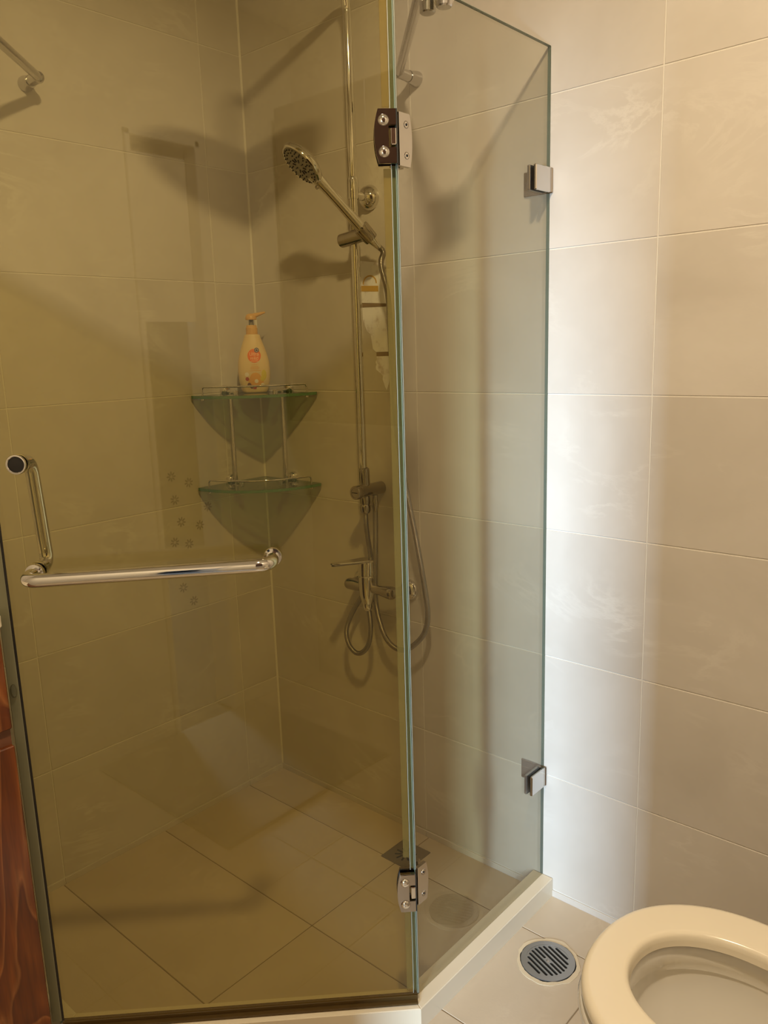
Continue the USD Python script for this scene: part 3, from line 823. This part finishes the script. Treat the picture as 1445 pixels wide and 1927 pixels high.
part(bt, 'spout', tube([U(.1935) + nz * 0, U(.1965) + nz * .012, U(.1995) + nz * .024, U(.2020) + nz * .034, U(.2030) + nz * .039], [.0075, .0060, .0042, .0030, .0022], 14), 'pump_tan', 50)

root_b = UsdGeom.Xform(stage.GetPrimAtPath(bt))
KB = Gf.Matrix4d(1).SetScale(Gf.Vec3d(1.04, 1.04, 1.07))
root_b.AddTransformOp().Set(Gf.Matrix4d(1).SetTranslate(Gf.Vec3d(*map(float, -BC))) * KB * Gf.Matrix4d(1).SetTranslate(Gf.Vec3d(*map(float, BC))))

# faint flower shapes, a little darker than the tile, flat on the left wall
FLOWER_LABELS = ['faint flower marking at the top left of the wall cluster', 'faint flower marking just left of the lower glass shelf tip', 'faint flower marking second down on the left side of the cluster',
                 'faint flower marking just under the tile joint near the cluster centre', 'faint flower marking under the shelf shadow, right of the one at the joint', 'faint flower marking low on the left side, above the towel bar',
                 'faint flower marking above the towel bar, right of its low left neighbour', 'faint flower marking inside the shadow of the lower glass shelf', 'faint flower marking directly below the towel bar', 'faint flower marking lowest of all on the left shower wall']
for i_, (y_, z_) in enumerate([(-.328, .986), (-.274, .962), (-.323, .921), (-.308, .857), (-.248, .837), (-.334, .804), (-.288, .791), (-.217, .885), (-.319, .671), (-.288, .625)]):
    petals = [affinity.translate(affinity.rotate(affinity.scale(Point(.0090, 0).buffer(.0036, 8), 1.5, .62, origin=(.0090, 0)), 45 * k + 11 * i_, origin=(0, 0)), y_, z_) for k in range(8)]
    ms_ = [trimesh.creation.extrude_polygon(p_, .0005, engine='earcut') for p_ in petals]
    v_ = cat(*ms_)
    q_ = np.array(v_.vertices)
    v_ = trimesh.Trimesh(np.stack([.0001 + q_[:, 2], q_[:, 0], q_[:, 1]], 1), v_.faces, process=False); v_.fix_normals()
    one('flower_sticker', v_, 'flower_tone', label=FLOWER_LABELS[i_], category='marking', group='flower markings on the left shower wall')

# ------------------------------------------------------------------ drains
dr = thing('floor_drain', 'round grey slotted floor drain beside the toilet', 'floor drain')
dc = np.array([1.089, -.195, FL])
rng = np.random.default_rng(11)
def wobble(r0, amp, n=72, seed=0):
    a_ = np.arange(n) * 2 * math.pi / n
    w_ = meshkit.fbm(np.stack([np.cos(a_) * 3 + 7, np.sin(a_) * 3 + 5, np.full(n, seed)], 1), 4, seed) - .5
    return Polygon(np.stack([(r0 + amp * w_) * np.cos(a_), (r0 + amp * w_) * np.sin(a_)], 1))
flat = frame_T(dc + [0, 0, .0001], (1, 0, 0), (0, 1, 0), (0, 0, 1))
part(dr, 'sealant_ring', extr(wobble(.0680, .012, seed=3).difference(wobble(.0600, .006, seed=5)), .0012, flat), 'sealant')
part(dr, 'dark_gap', extr(wobble(.0612, .006, seed=5).difference(Point(0, 0).buffer(.0575, 40)), .0004, flat), 'hole_dark')
rm = Point(0, 0).buffer(.0585, 48).difference(Point(0, 0).buffer(.0475, 48))
part(dr, 'rim', extr(rm, .0022, frame_T(dc + [0, 0, .0008], (1, 0, 0), (0, 1, 0), (0, 0, 1))), 'drain_metal')
sdx = np.array([.095, -.034]); sdx /= np.linalg.norm(sdx); sdy = np.array([-sdx[1], sdx[0]])
disc = Point(0, 0).buffer(.048, 48)
slots = []
for k in range(-4, 5):
    y = k * .0098
    w = math.sqrt(max(.0001, .0445 ** 2 - y * y))
    if k == 0:
        slots += [LineString([(-w + .004, y), (-.011, y)]), LineString([(.011, y), (w - .004, y)])]
    else:
        slots.append(LineString([(-w + .004, y), (w - .004, y)]))
grate = disc.difference(unary_union([s.buffer(.0029) for s in slots]))
part(dr, 'grate', extr(grate, .0020, frame_T(dc + [0, 0, .0004], (*sdx, 0), (*sdy, 0), (0, 0, 1))), 'drain_metal')
part(dr, 'dark_well', lathe([(0, .00035), (.057, .00035), (.057, .0001), (0, .0001)], dc, n=40), 'hole_dark')
part(dr, 'centre_screw', lathe([(0, .0034), (.0030, .0032), (.0042, .0024), (.0042, .0020), (0, .0020)], dc, n=18), 'drain_metal', 40)

d2 = thing('floor_drain', 'square metal floor drain inside the shower', 'floor drain')
qc = np.array([.605, -.101, FL])
sq = sbox(-.0445, -.0445, .0445, .0445)
holes = []
for k in range(10):
    an = 2 * math.pi * k / 10
    holes.append(LineString([(.013 * math.cos(an), .013 * math.sin(an)), (.027 * math.cos(an), .027 * math.sin(an))]).buffer(.0032))
part(d2, 'grate', extr(sq.difference(unary_union(holes)), .0018, frame_T(qc + [0, 0, .0006], (1, 0, 0), (0, 1, 0), (0, 0, 1))), 'drain_steel')
part(d2, 'dark_well', cbox(qc + [-.040, -.040, .0001], qc + [.040, .040, .0006]), 'hole_dark')
part(d2, 'frame', extr(sbox(-.047, -.047, .047, .047).difference(sbox(-.0447, -.0447, .0447, .0447)), .0022, frame_T(qc + [0, 0, .0002], (1, 0, 0), (0, 1, 0), (0, 0, 1))), 'drain_steel')

# ------------------------------------------------------------------ toilet
tl = thing('toilet', 'cream ceramic toilet with the seat down and lid raised', 'toilet')
TY = -.520


def egg(nose, hw, back, n=64, k=2.05):
    """Outline points (x, y): nose towards -x, straight back at x = back; symmetric about y = TY."""
    L = .21 * hw / .187
    a = np.linspace(-math.pi / 2, math.pi / 2, n)
    x = nose + L - L * np.abs(np.cos(a)) ** (2 / k)
    y = hw * np.sign(np.sin(a)) * np.abs(np.sin(a)) ** (2 / k)
    return [(nose + L + (0 if back is None else 0), 0)] and [(float(p), float(TY + q)) for p, q in zip(x, y)]


def oval(nose, hw, back, n=72):
    """Closed outline: long egg with a rounded back end."""
    L1 = (back - nose) * .42; L2 = (back - nose) - L1; cx = nose + L1
    out = []
    for k in range(n):
        an = 2 * math.pi * k / n
        c, s = math.cos(an), math.sin(an)
        L, e = (L2, 2.6) if c > 0 else (L1, 2.12)
        out.append((cx + L * np.sign(c) * abs(c) ** (2 / e), TY + hw * np.sign(s) * abs(s) ** (2 / (2.2 if c < 0 else 2.4))))
    return np.array(out)


def loft(rings, cap0=False, cap1=False):
    n = len(rings[0][0]); V, F = [], []
    for pts, z in rings:
        for p in pts:
            V.append((p[0], p[1], z if np.ndim(z) == 0 else 0))
    for i in range(len(rings) - 1):
        for k in range(n):
            p, q = i * n + k, i * n + (k + 1) % n
            F += [[p, q, q + n], [p, q + n, p + n]]
    for cap, i in ((cap0, 0), (cap1, len(rings) - 1)):
        if cap:
            c = np.mean(rings[i][0], 0); V.append((c[0], c[1], rings[i][1]))
            for k in range(n):
                p, q = i * n + k, i * n + (k + 1) % n
                F.append([len(V) - 1, q, p] if i == 0 else [len(V) - 1, p, q])
    m = trimesh.Trimesh(np.array(V, float), F, process=False)
    m.fix_normals()
    return m


BK = 1.835
# seat ring: top at z = .400
so = lambda d: oval(1.360 + d, .190 - d, BK - d)
si = lambda d: oval(1.424 - d, .112 + d, BK - .075 + d)
part(tl, 'seat', loft([(si(0), .3880), (si(.001), .3940), (si(.004), .3985), (si(.010), .4005), (so(.012), .4005), (so(.005), .3985), (so(.001), .3930), (so(0), .3860), (so(.002), .3800), (so(.004), .3785), (si(-.001), .3785), (si(0), .3880)]), 'seat_plastic', 50)
part(tl, 'bowl', loft([(oval(1.50, .105, 1.80), FL), (oval(1.498, .108, 1.80), FL + .02), (oval(1.485, .110, 1.80), .06), (oval(1.455, .120, 1.81), .14), (oval(1.410, .142, 1.83), .22), (oval(1.375, .170, 1.85), .29),
                       (oval(1.358, .187, 1.86), .335), (oval(1.3545, .192, 1.86), .360), (oval(1.358, .1905, 1.858), .3700), (oval(1.366, .184, 1.85), .3745),
                       (oval(1.418, .128, 1.79), .3745), (oval(1.424, .122, 1.785), .3700), (oval(1.425, .121, 1.783), .345), (oval(1.418, .128, 1.79), .328), (oval(1.430, .118, 1.77), .28), (oval(1.465, .098, 1.74), .22), (oval(1.51, .070, 1.70), .165), (oval(1.54, .050, 1.66), .14)], True, True), 'ceramic', 50)
part(tl, 'water', loft([(oval(1.478, .0905, 1.728), .2005), (oval(1.490, .080, 1.715), .2012)], True, True), 'water', True)
lid = loft([(oval(-.235 + 1.6, .186, 1.6 + .235), 0), (oval(-.237 + 1.6, .188, 1.6 + .237), .004), (oval(-.235 + 1.6, .186, 1.6 + .235), .012), (oval(-.225 + 1.6, .176, 1.6 + .225), .015)], True, True)
lv = np.array(lid.vertices); lv[:, 0] -= 1.6; lv[:, 1] -= TY
lt = math.radians(8)
lw = np.stack([1.843 + lv[:, 2] * math.cos(lt) + (lv[:, 0] * -1 + .237) * math.sin(lt), TY + lv[:, 1], .405 + (.237 - lv[:, 0]) * math.cos(lt) - lv[:, 2] * math.sin(lt)], 1)
lid = trimesh.Trimesh(lw, lid.faces, process=False); lid.fix_normals()
part(tl, 'lid', lid, 'seat_plastic', 40)
part(tl, 'tank', cbox((1.935, TY - .19, .36), (2.095, TY + .19, .74), .018), 'ceramic', 30)
part(tl, 'tank_lid', cbox((1.925, TY - .20, .742), (2.098, TY + .20, .778), .010), 'ceramic', 30)
part(tl, 'tank_foot', cbox((1.78, TY - .12, .02), (2.09, TY + .12, .362), .02), 'ceramic', 30)
part(tl, 'flush_button', cyl((2.01, TY, .776), (2.01, TY, .784), .022, 24, .002), 'chrome', 40)
for s_ in (-1, 1):
    part(tl, 'seat_hinge', cyl((1.838, TY + s_ * .055, .372), (1.838, TY + s_ * .085, .415), .011, 18, .002), 'seat_plastic', 40)

# unseen mat added before the doorway to tone down the reflected floor glare
one('bath_mat', cbox((1.08, -1.93, FL), (1.74, -1.25, FL + .011), .004), 'mat_cloth', label='unseen brown mat added to dull the daylit floor in the glass reflection', category='mat')

# ------------------------------------------------------------------ wooden cabinet at the left edge
cbn = thing('wooden_cabinet', 'reddish brown varnished wooden cabinet left of the shower door', 'cabinet')
CX1 = .488
part(cbn, 'carcass', cbox((.003, -1.298, FL), (CX1 - .020, -1.0125, .86), .002), 'wood')
part(cbn, 'door', cbox((CX1 - .0195, -1.297, FL + .004), (CX1, -1.0135, .640), .002), 'wood')
part(cbn, 'drawer', cbox((CX1 - .0195, -1.297, .672), (CX1, -1.0135, .858), .002), 'wood')
part(cbn, 'recess', cbox((CX1 - .0198, -1.297, .638), (CX1 - .010, -1.014, .674)), 'print_brown')
part(cbn, 'counter', cbox((.003, -1.300, .8605), (CX1 + .012, -1.0125, .885), .003), 'curb_stone')
part(cbn, 'knob', lathe([(0, 0), (.006, 0), (.005, .008), (.011, .016), (.010, .022), (0, .024)], (CX1, -1.12, .765), (1, 0, 0), 20), 'chrome', 40)
